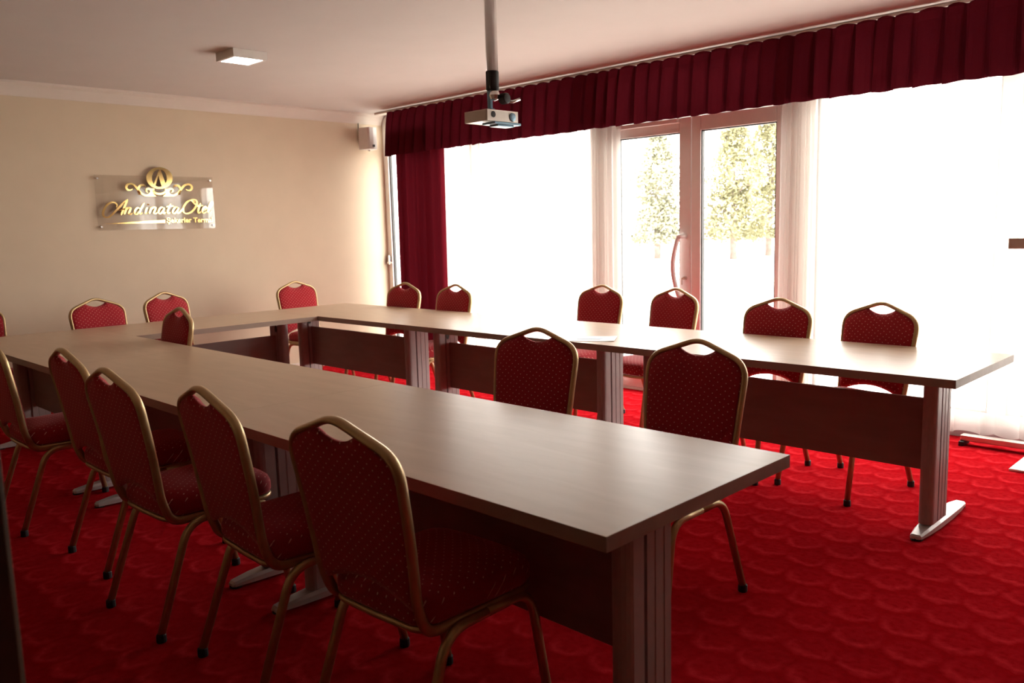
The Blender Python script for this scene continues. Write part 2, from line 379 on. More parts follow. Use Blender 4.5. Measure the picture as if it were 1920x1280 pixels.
# ------------------------------------------------------------------ glazed window wall
YI, YO = Y_WIN, Y_WIN+0.08
P1L, P1R, P2L, P2R = -4.56, -4.44, -2.83, -2.71    # piers on both sides of the door
X_W3 = -0.25
def frame_bars(lst): return [((a, YI, c), (b, YO, d)) for a, b, c, d in lst]
def window(name, label, x0, x1, z0, z1, vbars, ztr=None):
    w = struct(empty(name, ((x0+x1)/2, YI, z0)), label)
    ox, oy, oz = (x0+x1)/2, YI, z0
    def loc(lst): return [((a[0]-ox, a[1]-oy, a[2]-oz), (b[0]-ox, b[1]-oy, b[2]-oz)) for a, b in lst]
    fr = [(x0, x0+0.075, z0, z1), (x1-0.075, x1, z0, z1), (x0+0.075, x1-0.075, z0, z0+0.075), (x0+0.075, x1-0.075, z1-0.06, z1)]
    boxes('window_frame', loc(frame_bars(fr)), 'frame_white', w, 0.006)
    xs = [x0+0.075] + sum(([v-0.05, v+0.05] for v in vbars), []) + [x1-0.075]
    for v in vbars: boxes('mullion', loc(frame_bars([(v-0.05, v+0.05, z0+0.075, z1-0.06)])), 'frame_white', w, 0.006)
    for i in range(0, len(xs), 2):
        a, b = xs[i], xs[i+1]
        zz = [(z0+0.075, z1-0.06)]
        if ztr:
            boxes('transom', loc(frame_bars([(a, b, ztr, ztr+0.085)])), 'frame_white', w, 0.006)
            zz = [(z0+0.075, ztr), (ztr+0.085, z1-0.06)]
        for c, d in zz:
            boxes('glazing_bead', loc([((a, YI+0.02, c), (a+0.012, YI+0.05, d)), ((b-0.012, YI+0.02, c), (b, YI+0.05, d)),
                                       ((a+0.012, YI+0.02, c), (b-0.012, YI+0.05, c+0.012)), ((a+0.012, YI+0.02, d-0.012), (b-0.012, YI+0.05, d))]), 'gasket', w)
            boxes('glass_pane', loc([((a+0.004, YI+0.032, c+0.004), (b-0.004, YI+0.038, d-0.004))]), 'glass', w)
    return w
w1 = window('window_1', 'white framed window at the corner behind the burgundy curtain', X_FAR, P1L, 0.09, 2.60, [-6.12], 2.215)
boxes('window_handle', [((X_FAR+0.03-w1.location.x, -0.03, 0.93), (X_FAR+0.05-w1.location.x, 0.0, 1.03)), ((X_FAR+0.034-w1.location.x, -0.045, 0.94), (X_FAR+0.13-w1.location.x, -0.028, 0.958))], 'chrome', w1, 0.004)
window('window_2', 'white framed transom window above the double door', P1R, P2L, 2.205, 2.60, [])
window('window_3', 'white framed window to the right of the door behind sheers', P2R, X_W3, 0.09, 2.60, [-1.45], 2.215)
wall_piers = [((P1L, YI-0.01, 0), (P1R, YO+0.10, 2.60)), ((P2L, YI-0.01, 0), (P2R, YO+0.10, 2.60)), ((X_FAR, YI, 2.60), (X_RIGHT, YO+0.10, Z_CEIL)),
              ((X_FAR, YI+0.005, 0.0), (P1L, YO+0.02, 0.09)), ((P2R, YI+0.005, 0.0), (X_W3, YO+0.02, 0.09)), ((X_W3, YI-0.01, 0), (X_RIGHT, YO+0.10, 2.60))]
struct(boxes('wall_window', wall_piers, 'frame_white'), 'white piers and sill strips of the glazed wall')
struct(boxes('baseboard_window', [((X_FAR+0.02, YI-0.012, 0), (P1L, YI+0.004, 0.085)), ((P2R, YI-0.012, 0), (X_RIGHT, YI+0.004, 0.085))], 'skirting', bevel=0.003), 'mauve grey skirting below the windows')
# double door
DX0, DX1, DXC, DZ = P1R, P2L, -3.635, 2.20
door = struct(empty('door_1', (DXC, YI, 0)), 'white framed glazed double door to the garden')
def leaf(x0, x1, sl, sr, handle):
    def q(lst): return [((a[0]-DXC, a[1]-YI, a[2]), (b[0]-DXC, b[1]-YI, b[2])) for a, b in lst]
    y0, y1 = YI+0.0, YI+0.06
    lf = boxes('door_leaf', q([((x0, y0, 0.02), (x0+sl, y1, DZ-0.005)), ((x1-sr, y0, 0.02), (x1, y1, DZ-0.005)),
                               ((x0+sl, y0, 0.02), (x1-sr, y1, 0.14)), ((x0+sl, y0, DZ-0.115), (x1-sr, y1, DZ-0.005))]), 'frame_white', door, 0.006)
    a, b, c, d = x0+sl, x1-sr, 0.14, DZ-0.115
    boxes('glazing_bead', q([((a, y0+0.01, c), (a+0.008, y0+0.045, d)), ((b-0.008, y0+0.01, c), (b, y0+0.045, d)), ((a+0.008, y0+0.01, d-0.008), (b-0.008, y0+0.045, d))]), 'gasket', lf)
    boxes('glass_pane', q([((a+0.004, y0+0.025, c), (b-0.004, y0+0.031, d))]), 'glass', lf)
    if handle:
        hx = x1-0.045-DXC
        path = []
        for i in range(15):
            s = i/14; z = 1.285-0.47*s
            path.append((hx-0.03-0.045*math.sin(PI*s), -0.055-0.012*math.sin(PI*s), z))
        path = [(hx, -0.002, 1.285), (hx, -0.04, 1.285), (hx-0.012, -0.055, 1.285)] + path + [(hx-0.012, -0.055, 0.815), (hx, -0.04, 0.815), (hx, -0.002, 0.815)]
        tube('pull_handle', path, 0.018, 'pale_metal', lf, seg=10)
        lathe('lock_cylinder', [(0.0001, -0.022), (0.013, -0.022), (0.016, -0.001)], 'chrome', lf, seg=14, axis='y', origin=(hx+0.0, 0, 0.955))
        boxes('key', [((hx-0.008, -0.05, 0.949), (hx+0.004, -0.02, 0.961)), ((hx-0.012, -0.045, 0.905), (hx-0.004, -0.04, 0.952))], 'mount_beige', lf)
    return lf
leaf(DX0, DXC-0.003, 0.10, 0.102, True)
leaf(DXC+0.003, DX1, 0.082, 0.10, False)
boxes('door_frame', [((DX0-DXC, 0.0, DZ), (DX1-DXC, 0.08, DZ+0.005)), ((DX0-DXC, 0.0, 0.0), (DX1-DXC, 0.08, 0.018))], 'frame_white', door)
boxes('door_closer', [((-0.72, -0.045, DZ-0.045), (-0.10, -0.003, DZ-0.012))], 'frame_white', door, 0.005)

# ------------------------------------------------------------------ tables
def make_table_meshes(L, y0):
    D = T_D; d = {}
    bm = bmesh.new(); add_box(bm, (-L/2+0.0003, -D/2, T_H-T_THK), (L/2-0.0003, D/2, T_H), 0.0008, 1)
    me = from_bm('tabletop', bm, 'top'); me.materials.append(M['edge'])
    for p in me.polygons:
        if abs(p.normal.z) < 0.5: p.material_index = 1
    d['tabletop'] = me
    # profile of an upright: half-round nose, slit, two shallow ribs
    w, t = 0.20, 0.062
    prof = []
    for k in range(9):
        a = PI/2 + PI*k/8
        prof.append((y0+t/2+math.cos(a)*t/2*0.9, math.sin(a)*t/2))
    low = [(y0+0.075, -t/2), (y0+0.077, -t/2+0.013), (y0+0.086, -t/2+0.013), (y0+0.088, -t/2), (y0+0.118, -t/2), (y0+0.120, -t/2+0.0018), (y0+0.124, -t/2+0.0018), (y0+0.126, -t/2),
           (y0+0.158, -t/2), (y0+0.160, -t/2+0.0018), (y0+0.164, -t/2+0.0018), (y0+0.166, -t/2), (y0+w-0.006, -t/2), (y0+w, -t/2+0.006)]
    hi = [(a, -b) for a, b in low][::-1]
    d['prof'] = prof + low + hi
    return d
def table(L, loc, rz, label, grp, off):
    t = tag(empty('conference_table', loc, rz), label, 'table', grp)
    d = TM[(L, off)]
    link('tabletop', d['tabletop'], t)
    D = T_D; lx = L/2-0.167
    for s in (-1, 1):
        pr = [(s*lx - b, a) for a, b in d['prof']]
        lg = prism('table_leg', pr, 0.045, T_H-T_THK, 'leg', t, plane='xy')
        # dark cable opening near the top on the inner face
        q = [( off+0.10+0.016*math.cos(a), 0.640+0.028*math.sin(a)+(-0.0)) for a in [2*PI*k/14 for k in range(14)]]
        prism('cable_hole', q, s*(lx-0.031)-0.0015, s*(lx-0.031)+0.0015, 'black', lg, plane='yz')
        # cast foot, tapering to both tips, on two dark glides
        bm = bmesh.new(); rings = []
        for yy, hw, hh in ((-0.305, 0.016, 0.020), (-0.295, 0.024, 0.027), (-0.22, 0.033, 0.037), (-0.10, 0.040, 0.046), (0.06, 0.040, 0.046), (0.20, 0.034, 0.038), (0.295, 0.024, 0.027), (0.305, 0.016, 0.020)):
            z0 = 0.009
            rings.append([bm.verts.new((s*lx+x, yy, z)) for x, z in ((-hw, z0), (-hw, hh*0.72), (-hw*0.72, hh), (hw*0.72, hh), (hw, hh*0.72), (hw, z0))])
        for i in range(len(rings)-1):
            for j in range(6): bm.faces.new((rings[i][j], rings[i][(j+1) % 6], rings[i+1][(j+1) % 6], rings[i+1][j]))
        bm.faces.new(rings[0]); bm.faces.new(rings[-1])
        ft = link('table_foot', from_bm('table_foot', bm, 'foot'), t)
        for yy in (-0.283, 0.283):
            lathe('glide', [(0.024, 0.0), (0.026, 0.004), (0.022, 0.012)], 'black', ft, seg=12, origin=(s*lx, yy, 0))
    box('modesty_panel', (-lx+0.032, off+0.110, 0.262), (lx-0.032, off+0.128, 0.588), 'panel', t, 0.001, 1)
    return t
L_C = Y3-(Y1+T_D)
TM = {(L, o): make_table_meshes(L, o) for L, o in ((T_L, -0.166), (T_L, -0.205), (L_C, -0.205))}
pos_n = ['at the far left of the near row', 'in the middle of the near row', 'at the open right end of the near row']
pos_f = ['in the far corner below the burgundy curtain', 'mid window row, bearing a paper sheet', 'at the open right end of the window row']
for i in range(3):
    xc = X_BACK+T_L*(i+0.5)
    table(T_L, (xc, Y1+T_D/2, 0), 0, 'pale wood conference table '+pos_n[i], 'long conference tables in a U', -0.166)
    table(T_L, (xc, Y3+T_D/2, 0), 0, 'pale wood conference table '+pos_f[i], 'long conference tables in a U', -0.205)
tag(table(L_C, (X_BACK+T_D/2, (Y1+T_D+Y3)/2, 0), PI/2, 'shorter pale wood-topped table joining the two rows below the sign', None, -0.205), cat='table')

# ------------------------------------------------------------------ banquet chairs (local: front = +y, origin on the floor)
def back_y(z):
    s = max(0.0, z-0.42); return -0.185-0.125*s-0.10*s*s
def half_w(z):
    if z <= 0.80: return 0.184+0.030*max(0, (z-0.42)/0.38)
    return 0.214
R_T = 0.0125
def chair_meshes():
    d = {}
    # back frame: up from under the seat, round shoulders, peaked top
    half = [(0.186, 0.06, 0.398), (0.186, -0.165, 0.398), (0.190, back_y(0.48)-0.004, 0.48), (0.204, back_y(0.66), 0.66), (0.2155, back_y(0.855), 0.868), (0.0, back_y(0.94), 0.945)]
    full = half + [(-x, y, z) for x, y, z in half[:-1]][::-1]
    rad = [0.075, 0.04, 0.06, 0.065, 0.045, 0.065, 0.06, 0.04, 0.075]
    d['back_frame'] = mesh('back_frame', *tube_geo(fillet(full, rad, 7), 0.0155, seg=10, ry=0.0105, upv=None), 'gold', True)
    # padded panel with the hand hole left open under the peak
    NX, NZ = 40, 18
    def top(x):
        a = abs(x)
        if a <= 0.155: roof = 0.943-0.357*a
        elif a <= 0.199: roof = 0.8877-0.72*(a-0.155)
        else: roof = 0.856-2.6*(a-0.199)
        if a < 0.083: roof = min(roof, 0.883+0.021*(a/0.075)**2)
        return roof
    def bot(x): return 0.468+0.042*max(0.0, 1-(x/0.165)**2)
    V, F = [], []
    for side in (0, 1):
        for i in range(NX+1):
            u = -1+2*i/NX
            for j in range(NZ+1):
                v = j/NZ
                x = u*0.2; 
                for _ in range(3):
                    z = bot(x)+(top(x)-bot(x))*v
                    x = u*(min(half_w(z), 0.2125)-0.003)
                e = max(0.0, 1-abs(u)**5)*max(0.0, 1-abs(2*v-1)**7)
                puff = 0.006+0.024*e**0.45 if side == 0 else -0.006-0.010*e**0.45
                if abs(u) == 1 or v in (0, 1): puff = 0.006 if side == 0 else -0.006
                V.append((x, back_y(z)+puff, z))
    n = (NX+1)*(NZ+1)
    for i in range(NX):
        for j in range(NZ):
            a = i*(NZ+1)+j; b = a+NZ+1
            F.append((a, a+1, b+1, b)); F.append((n+a, n+b, n+b+1, n+a+1))
    rim = [i*(NZ+1) for i in range(NX+1)] + [NX*(NZ+1)+j for j in range(1, NZ+1)] + [i*(NZ+1)+NZ for i in range(NX-1, -1, -1)] + [j for j in range(NZ-1, 0, -1)]
    for k in range(len(rim)):
        a, b = rim[k], rim[(k+1) % len(rim)]; F.append((a, b, n+b, n+a))
    d['backrest'] = mesh('backrest', V, F, 'fabric', True)
    # seat cushion
    outl = fillet([(0, -0.185), (0.188, -0.185), (0.216, 0.245), (0, 0.262), (-0.216, 0.245), (-0.188, -0.185), (0, -0.185)], [0.06, 0.085, 0.2, 0.085, 0.06], 7) if False else None
    pts = [Vector((x, y, 0)) for x, y in ((0, -0.185), (0.188, -0.18), (0.214, 0.238), (0, 0.262), (-0.214, 0.238), (-0.188, -0.18), (0, -0.185))]
    outl = fillet(pts, [0.06, 0.085, 0.15, 0.085, 0.06], 7)[:-1]
    cx, cyy = 0.0, 0.035
    V, F = [], []; K = len(outl)
    for ins, z in ((0.05, 0.412), (0.006, 0.414), (0.0, 0.425), (0.0, 0.452), (0.008, 0.472), (0.028, 0.486), (0.07, 0.495), (0.13, 0.499)):
        for p in outl:
            dv = Vector((cx-p.x, cyy-p.y, 0)); l = dv.length
            q = p+dv.normalized()*min(ins, l*0.95); V.append((q.x, q.y, z))
    R = 8
    for i in range(R-1):
        for j in range(K):
            j2 = (j+1) % K; F.append((i*K+j, i*K+j2, (i+1)*K+j2, (i+1)*K+j))
    V.append((cx, cyy, 0.412)); V.append((cx, cyy, 0.5)); b0, t0 = len(V)-2, len(V)-1
    for j in range(K):
        j2 = (j+1) % K; F.append((b0, j2, j)); F.append((t0, (R-1)*K+j, (R-1)*K+j2))
    d['seat'] = mesh('seat', V, F, 'fabric', True)
    sf = [Vector((p.x*0.965, 0.035+(p.y-0.035)*0.965, 0.403)) for p in outl]
    d['seat_frame'] = mesh('seat_frame', *tube_geo(sf, 0.009, seg=8, closed=True), 'gold', True)
    for nm, s in (('right', 1), ('left', -1)):
        fr = fillet([(s*0.213, 0.272, 0.012), (s*0.203, 0.205, 0.391), (s*0.203, 0.03, 0.391)], [0.075], 8)
        rr = fillet([(s*0.213, -0.252, 0.012), (s*0.203, -0.115, 0.391), (s*0.203, 0.03, 0.391)], [0.075], 8)
        d['leg_f'+nm] = mesh('leg', *tube_geo(fr, 0.014, seg=10), 'gold', True)
        d['leg_r'+nm] = mesh('leg', *tube_geo(rr, 0.014, seg=10), 'gold', True)
        for q, yy, dy in (('f', 0.272, -0.006), ('r', -0.252, 0.012)):
            V, F = lathe_geo([(0.0165, 0.0), (0.0175, 0.004), (0.017, 0.026), (0.0145, 0.030)], seg=12, origin=(s*0.213, yy+dy*0.3, 0))
            d['cap_'+q+nm] = mesh('rubber_cap', V, F, 'black')
    return d
CM = chair_meshes()
def chair(x, y, deg, label, grp):
    c = tag(empty('banquet_chair', (x, y, 0), math.radians(deg)), label, 'chair', grp)
    for k in ('seat', 'backrest', 'back_frame', 'seat_frame'): link(k, CM[k], c)
    for nm in ('right', 'left'):
        for q in ('f', 'r'):
            lg = link('leg', CM['leg_'+q+nm], c); link('rubber_cap', CM['cap_'+q+nm], lg)
    return c
G1, G2, G3, G4 = 'chairs along the near side', 'chairs along the window side', 'chairs along the sign wall', 'chairs inside the table U'
RED = 'red gold-framed banquet chair '
for a in (
 (-1.73, 1.372, 3, RED+'closest to the viewer, its back large at bottom centre', G1),
 (-2.38, 1.350, -3, RED+'second from the open end of the near row', G1),
 (-3.03, 1.30, 2, RED+'third from the open end of the near row', G1),
 (-3.74, 1.385, 0, RED+'fourth from the open end of the near row', G1),
 (-4.56, 1.30, 0, RED+'cut by the left edge, last of the near row', G1),
 (-5.72, 4.188, 180.7, RED+'in front of the long burgundy curtain', G2),
 (-5.12, 4.223, 177.3, RED+'just right of the burgundy curtain, before the first sheer', G2),
 (-3.946, 4.645, 176.6, RED+'pulled back, before the pier left of the glass door', G2),
 (-3.299, 4.610, 169.1, RED+'directly before the door pull handle', G2),
 (-2.317, 4.225, 174.6, RED+'behind the window row, before the pier right of the door', G2),
 (-1.774, 4.234, 166.6, RED+'behind the window row, nearest its open right end', G2),
 (-6.72, 1.49, -90, RED+'on the sign-wall side, cut off by the left edge', G3),
 (-6.39, 2.297, -78.3, RED+'on the sign-wall side, below the left of the sign', G3),
 (-6.540, 2.905, -72.0, RED+'on the sign-wall side, below the right of the sign', G3),
 (-6.70, 4.15, -85.3, RED+'on the sign-wall side, alone near the window corner', G3),
 (-2.479, 2.420, 188.2, RED+'inside the U, second from the open end', G4),
 (-1.735, 2.482, 180.1, RED+'inside the U at the open end of the near row', G4),
 (-5.209, 1.980, 178.3, RED+'inside the U, tucked tight and seen edge-on at left', G4)):
    chair(*a)

# ------------------------------------------------------------------ curtains
def drape(name, x0, x1, z0, z1, y, amp, wl, mat, seed, rows=8, gather=0.5, hem=0.0, flare=0.0, lean=0.0, per=10, slack=0.35, bunch=None):
    """hanging cloth: folds of uneven width and depth that deepen towards the hem"""
    rnd = random.Random(seed); xs = []; x = x0; folds = []
    while x < x1-wl*0.4:
        k = 0.42 if bunch and bunch[0] < x < bunch[1] else 1.0
        w = wl*k*rnd.uniform(1-slack, 1+slack); folds.append((x, min(w, x1-x), rnd.uniform(0.65, 1.25)*(1.5 if k < 1 else 1), rnd.uniform(-1, 1), rnd.uniform(0, 1))); x += w
    V, F = [], []; cols = []
    for fx, w, a, sk, ph in folds:
        for k in range(per):
            s = k/per; cols.append((fx+s*w, s, a, sk, w))
    cols.append((x1, 0.0, 1.0, 0.0, wl))
    for r in range(rows+1):
        v = r/rows
        for (cx, s, a, sk, w) in cols:
            g = gather+(1-gather)*min(1.0, v*1.5)
            f = 0.5-0.5*math.cos(2*PI*s); f = f**0.8
            yy = y - amp*a*g*f - lean*v
            xx = cx + sk*0.18*w*v*math.sin(2*PI*s) + flare*v*(cx-x0)/(x1-x0)
            zz = z1+(z0-z1)*v
            if r == rows: zz += hem*(f-0.5)*(0.6+0.8*a)
            if r == 0: zz -= hem*0.6*abs(math.sin(PI*s))*a
            V.append((xx, yy, zz))
    n = len(cols)
    for r in range(rows):
        for i in range(n-1): F.append((r*n+i, r*n+i+1, (r+1)*n+i+1, (r+1)*n+i))
    return link(name, mesh(name, V, F, mat, True))
tag(drape('curtain', -7.245, -6.47, 0.02, 2.42, 5.615, 0.08, 0.10, 'drape', 4, rows=10, gather=0.85, per=14), 'long burgundy curtain hanging in the window corner', 'curtain')
tag(drape('sheer_curtain', -6.455, -4.27, 0.05, 2.50, 5.605, 0.045, 0.105, 'sheer', 8, rows=8, gather=0.7, hem=0.006, per=10, slack=0.5, bunch=(-4.68, -4.2)), 'white sheer curtain between the burgundy curtain and the glass door', 'curtain', 'white sheers')
tag(drape('sheer_curtain', -2.86, -1.70, 0.06, 2.50, 5.605, 0.045, 0.110, 'sheer', 12, rows=8, gather=0.7, hem=0.008, per=10, slack=0.5, bunch=(-2.9, -2.6)), 'white sheer curtain just right of the glass door', 'curtain', 'white sheers')
tag(drape('sheer_curtain', -1.86, 0.30, 0.06, 2.50, 5.555, 0.04, 0.15, 'sheer', 21, rows=8, gather=0.7, hem=0.02, per=10, slack=0.5), 'white sheer curtain at the right edge beyond the table end', 'curtain', 'white sheers')
# pleated valance: flat board pleats, stitched near the top
def valance():
    rnd = random.Random(7); V, F = [], []; cols = []
    x = -7.185
    while x < 0.9:
        w = 0.135*rnd.uniform(0.78, 1.25); dp = rnd.uniform(0.75, 1.25); lean = rnd.uniform(-0.015, 0.015); gap = rnd.uniform(0.10, 0.24)
        e = 1-gap
        for s, dy in ((0.0, 0.55), (0.02*e, 0.85), (0.08*e, 1.0), (0.35*e, 1.08), (0.65*e, 1.08), (0.92*e, 1.0), (0.985*e, 0.8), (e, 0.4), (e+0.02, 0.0), (e+gap*0.3, -0.35), (e+gap*0.7, -0.35), (1-0.02, 0.0)):
            cols.append((x+s*w, dy*dp, lean, w, s/e if s <= e else 1.0, dp))
        x += w
    rows = [(0.0, 0.30), (0.035, 0.22), (0.07, 0.30), (0.16, 0.55), (0.3, 0.75), (0.5, 0.9), (0.7, 1.0), (0.88, 1.08), (1.0, 1.12)]
    zt, zb = 2.612, 2.165
    for v, g in rows:
        for (cx, dy, ln, w, s, dp) in cols:
            yy = 5.462-0.050*dy*g-0.02*v
            zz = zt+(zb-zt)*v
            if v == 1.0: zz += 0.010*(1-dy)-0.008*dp+0.004*math.sin(cx*37)
            if v == 0.0: zz += 0.010*math.sin(s*PI)*dp-0.008
            V.append((cx+ln*v, yy, zz))
    n = len(cols)
    for r in range(len(rows)-1):
        for i in range(n-1): F.append((r*n+i, r*n+i+1, (r+1)*n+i+1, (r+1)*n+i))
    # left return back towards the window
    b = len(V)
    for k in range(1, 4):
        for r, (v, g) in enumerate(rows):
            V.append((V[r*n][0]-0.012*math.sin(k*1.6)*v, V[r*n][1]+0.02*k, V[r*n][2]))
    m = len(rows)
    for k in range(3):
        for r in range(m-1):
            p0 = r*n if k == 0 else b+(k-1)*m+r; p1 = (r+1)*n if k == 0 else b+(k-1)*m+r+1
            F.append((p0, p1, b+k*m+r+1, b+k*m+r))
    return link('valance', mesh('valance', V, F, 'velvet', False))
tag(valance(), 'pleated burgundy valance running along the whole window wall', 'valance')
tag(box('curtain_rail', (-7.43, 5.475, Z_CEIL-0.022), (1.2, 5.56, Z_CEIL-0.001), 'coving', bevel=0.003), 'flat white curtain rail on the ceiling above the valance', 'curtain rail')

# ------------------------------------------------------------------ projector mount on its ceiling pole
PX, PY = -2.975, 2.9
pm = tag(empty('projector_mount', (PX, PY, Z_CEIL)), 'silver projector mount hanging on a ceiling pole above the U', 'projector mount')
def zz(z): return z-Z_CEIL
lathe('ceiling_plate', [(0.075, zz(2.612)), (0.08, zz(2.616)), (0.08, zz(2.629))], 'chrome', pm, seg=24)
lathe('pole', [(0.029, zz(2.10)), (0.029, zz(2.62))], 'chrome', pm, seg=24)
lathe('collar', [(0.028, zz(2.045)), (0.0315, zz(2.048)), (0.0315, zz(2.132)), (0.029, zz(2.135))], 'black', pm, seg=24)
br = boxes('bracket_arm', [((-0.030, -0.010, zz(1.955)), (-0.008, 0.006, zz(2.05))), ((-0.045, -0.012, zz(1.952)), (0.0, 0.012, zz(1.962)))], 'blue_steel', pm, 0.002)
lathe('ball_joint', [(0.004, zz(1.995)), (0.02, zz(2.003)), (0.026, zz(2.022)), (0.02, zz(2.04)), (0.008, zz(2.048))], 'chrome', pm, seg=16, origin=(0.012, 0, 0))
kn = lathe('clamp_knob', [(0.018, 0.012), (0.027, 0.016), (0.027, 0.046), (0.021, 0.052), (0.008, 0.054)], 'black', pm, seg=12, axis='x', origin=(0.012, 0.035, zz(2.005)))
tube('lever', [(0.04, 0.05, zz(1.995)), (0.06, 0.075, zz(1.992)), (0.075, 0.11, zz(2.005))], 0.007, 'chrome', kn, seg=8)
hb = boxes('mount_head', [((-0.125, -0.075, zz(1.945)), (0.035, 0.135, zz(1.951))), ((-0.125, -0.075, zz(1.897)), (-0.121, 0.135, zz(1.945))), ((0.031, -0.075, zz(1.897)), (0.035, 0.135, zz(1.945))),
                          ((-0.121, -0.075, zz(1.897)), (0.031, -0.071, zz(1.945))), ((-0.121, 0.131, zz(1.897)), (0.031, 0.135, zz(1.945))), ((-0.121, -0.071, zz(1.899)), (0.031, 0.131, zz(1.903)))], 'mount_beige', pm, 0.0015)
lathe('port', [(0.013, 0.034), (0.015, 0.0365), (0.006, 0.037)], 'black', hb, seg=16, axis='x', origin=(0, -0.035, zz(1.928)))
lathe('blue_cap', [(0.022, 0.034), (0.020, 0.040), (0.009, 0.042)], 'blue_steel', hb, seg=18, axis='x', origin=(0, 0.095, zz(1.922)))
boxes('lower_plate', [((-0.05, -0.03, zz(1.885)), (0.04, 0.15, zz(1.896))), ((-0.03, 0.0, zz(1.876)), (0.03, 0.11, zz(1.885)))], 'blue_steel', pm, 0.002)

# ------------------------------------------------------------------ ceiling lamp
cl = tag(empty('ceiling_lamp', (-5.50, 2.955, Z_CEIL)), 'small square lit ceiling lamp with white rim', 'lamp')
S = 0.125
boxes('lamp_housing', [((-S, -S, -0.055), (S, -S+0.022, -0.001)), ((-S, S-0.022, -0.055), (S, S, -0.001)), ((-S, -S+0.022, -0.055), (-S+0.022, S-0.022, -0.001)), ((S-0.022, -S+0.022, -0.055), (S, S-0.022, -0.001)),
                       ((-S+0.022, -S+0.022, -0.02), (S-0.022, S-0.022, -0.001))], 'plastic_white', cl)
box('diffuser', (-S+0.024, -S+0.024, -0.054), (S-0.024, S-0.024, -0.03), 'lamp', cl)

# ------------------------------------------------------------------ wall speaker
sp = tag(empty('wall_speaker', (X_FAR, 5.40, 2.36)), 'white wall loudspeaker near the window corner', 'speaker')
prism('speaker_body', [(0.045, -0.085), (0.165, -0.06), (0.185, -0.045), (0.19, 0.0), (0.185, 0.045), (0.165, 0.06), (0.045, 0.085)], -0.112, 0.112, 'plastic_white', sp, plane='xy')
box('badge', (0.186, -0.014, -0.09), (0.193, 0.014, -0.066), 'black', sp)
boxes('wall_bracket', [((0.0, -0.02, -0.05), (0.05, 0.02, 0.05)), ((0.09, -0.01, -0.128), (0.11, 0.01, -0.112)), ((0.09, -0.01, 0.112), (0.11, 0.01, 0.125))], 'chrome', sp, 0.002)
tube('cable', [(0.01, -0.06, 0.19), (0.012, -0.06, 0.10), (0.02, -0.05, 0.03), (0.04, -0.01, 0.02)], 0.005, 'gasket', sp, seg=6)

# ------------------------------------------------------------------ acrylic wall sign
SX = X_FAR+0.034
def sg(cx, cyv):  # design units -> metres on the plate (y, z)
    return (2.49569+0.00068177*cx-0.0000573*cyv+2e-8*(cx-1000)**2-0.003, 2.10277+0.0000051*cx-0.00067669*cyv)
C0 = sg(1000, 650)
sign = tag(empty('wall_sign', (X_FAR, C0[0], C0[1])), 'clear acrylic wall sign with polished gold script and crest', 'sign')
def L2(cx, cyv): a = sg(cx, cyv); return (a[0]-C0[0], a[1]-C0[1])
pl = [L2(*q) for q in ((182, 245), (1745, 300), (1752, 940), (250, 985))]
y0 = (pl[0][0]+pl[3][0])/2; y1 = (pl[1][0]+pl[2][0])/2; z0 = (pl[2][1]+pl[3][1])/2; z1 = (pl[0][1]+pl[1][1])/2
plate = box('acrylic_plate', (0.026, y0, z0), (0.031, y1, z1), 'acrylic', sign, 0.001, 1)
for yy in (y0+0.025, y1-0.025):
    for z in (z0+0.03, z1-0.03):
        lathe('standoff_bolt', [(0.007, 0.0), (0.007, 0.026), (0.0105, 0.0315), (0.0105, 0.037), (0.008, 0.040)], 'chrome', sign, seg=14, axis='x', origin=(0, yy, z))
def catmull(pts, n=8):
    P = [pts[0]]+list(pts)+[pts[-1]]; out = []
    for i in range(1, len(P)-2):
        for k in range(n):
            t = k/n; a, b, c, d = P[i-1], P[i], P[i+1], P[i+2]
            out.append(tuple(0.5*(2*b[j]+(c[j]-a[j])*t+(2*a[j]-5*b[j]+4*c[j]-d[j])*t*t+(-a[j]+3*b[j]-3*c[j]+d[j])*t**3) for j in (0, 1)))
    out.append(pts[-1]); return out
def strokes(name, lst, wmax, wmin, parent, mat='sign_gold', taper=True, pen=math.radians(62), x0=0.031, x1=0.040):
    """calligraphic ribbons cut from sheet: width follows the stroke direction"""
    bm = bmesh.new()
    for si, st in enumerate(lst):
        p = catmull(st); n = len(p); Lf, Rt = [], []
        for i in range(n):
            a = p[max(i-1, 0)]; b = p[min(i+1, n-1)]
            dx, dy = b[0]-a[0], b[1]-a[1]; l = math.hypot(dx, dy) or 1; dx /= l; dy /= l
            down = abs(dx*math.sin(0.35)*-1+dy*math.cos(0.35))
            w = (wmin+(wmax-wmin)*down**1.5)/2
            if taper: w *= min(1.0, 0.35+4*min(i, n-1-i)/n)
            Lf.append((p[i][0]-dy*w, p[i][1]+dx*w)); Rt.append((p[i][0]+dy*w, p[i][1]-dx*w))
        ring = []
        for i in range(n):
            q = []
            for (cx, cyv) in (Lf[i], Rt[i]):
                a = L2(cx, cyv); q += [bm.verts.new((x0, a[0], a[1])), bm.verts.new((x1+0.0006*si+0.0016*i/n, a[0], a[1]))]
            ring.append(q)
        for i in range(n-1):
            A, B = ring[i], ring[i+1]
            for f in ((A[1], B[1], B[3], A[3]), (A[0], A[2], B[2], B[0]), (A[0], B[0], B[1], A[1]), (A[2], A[3], B[3], B[2])): bm.faces.new(f)
        bm.faces.new((ring[0][0], ring[0][2], ring[0][3], ring[0][1])); bm.faces.new((ring[-1][0], ring[-1][1], ring[-1][3], ring[-1][2]))
    me = bpy.data.meshes.new(name); bm.to_mesh(me); bm.free(); me.materials.append(M[mat])
    return link(name, me, parent)
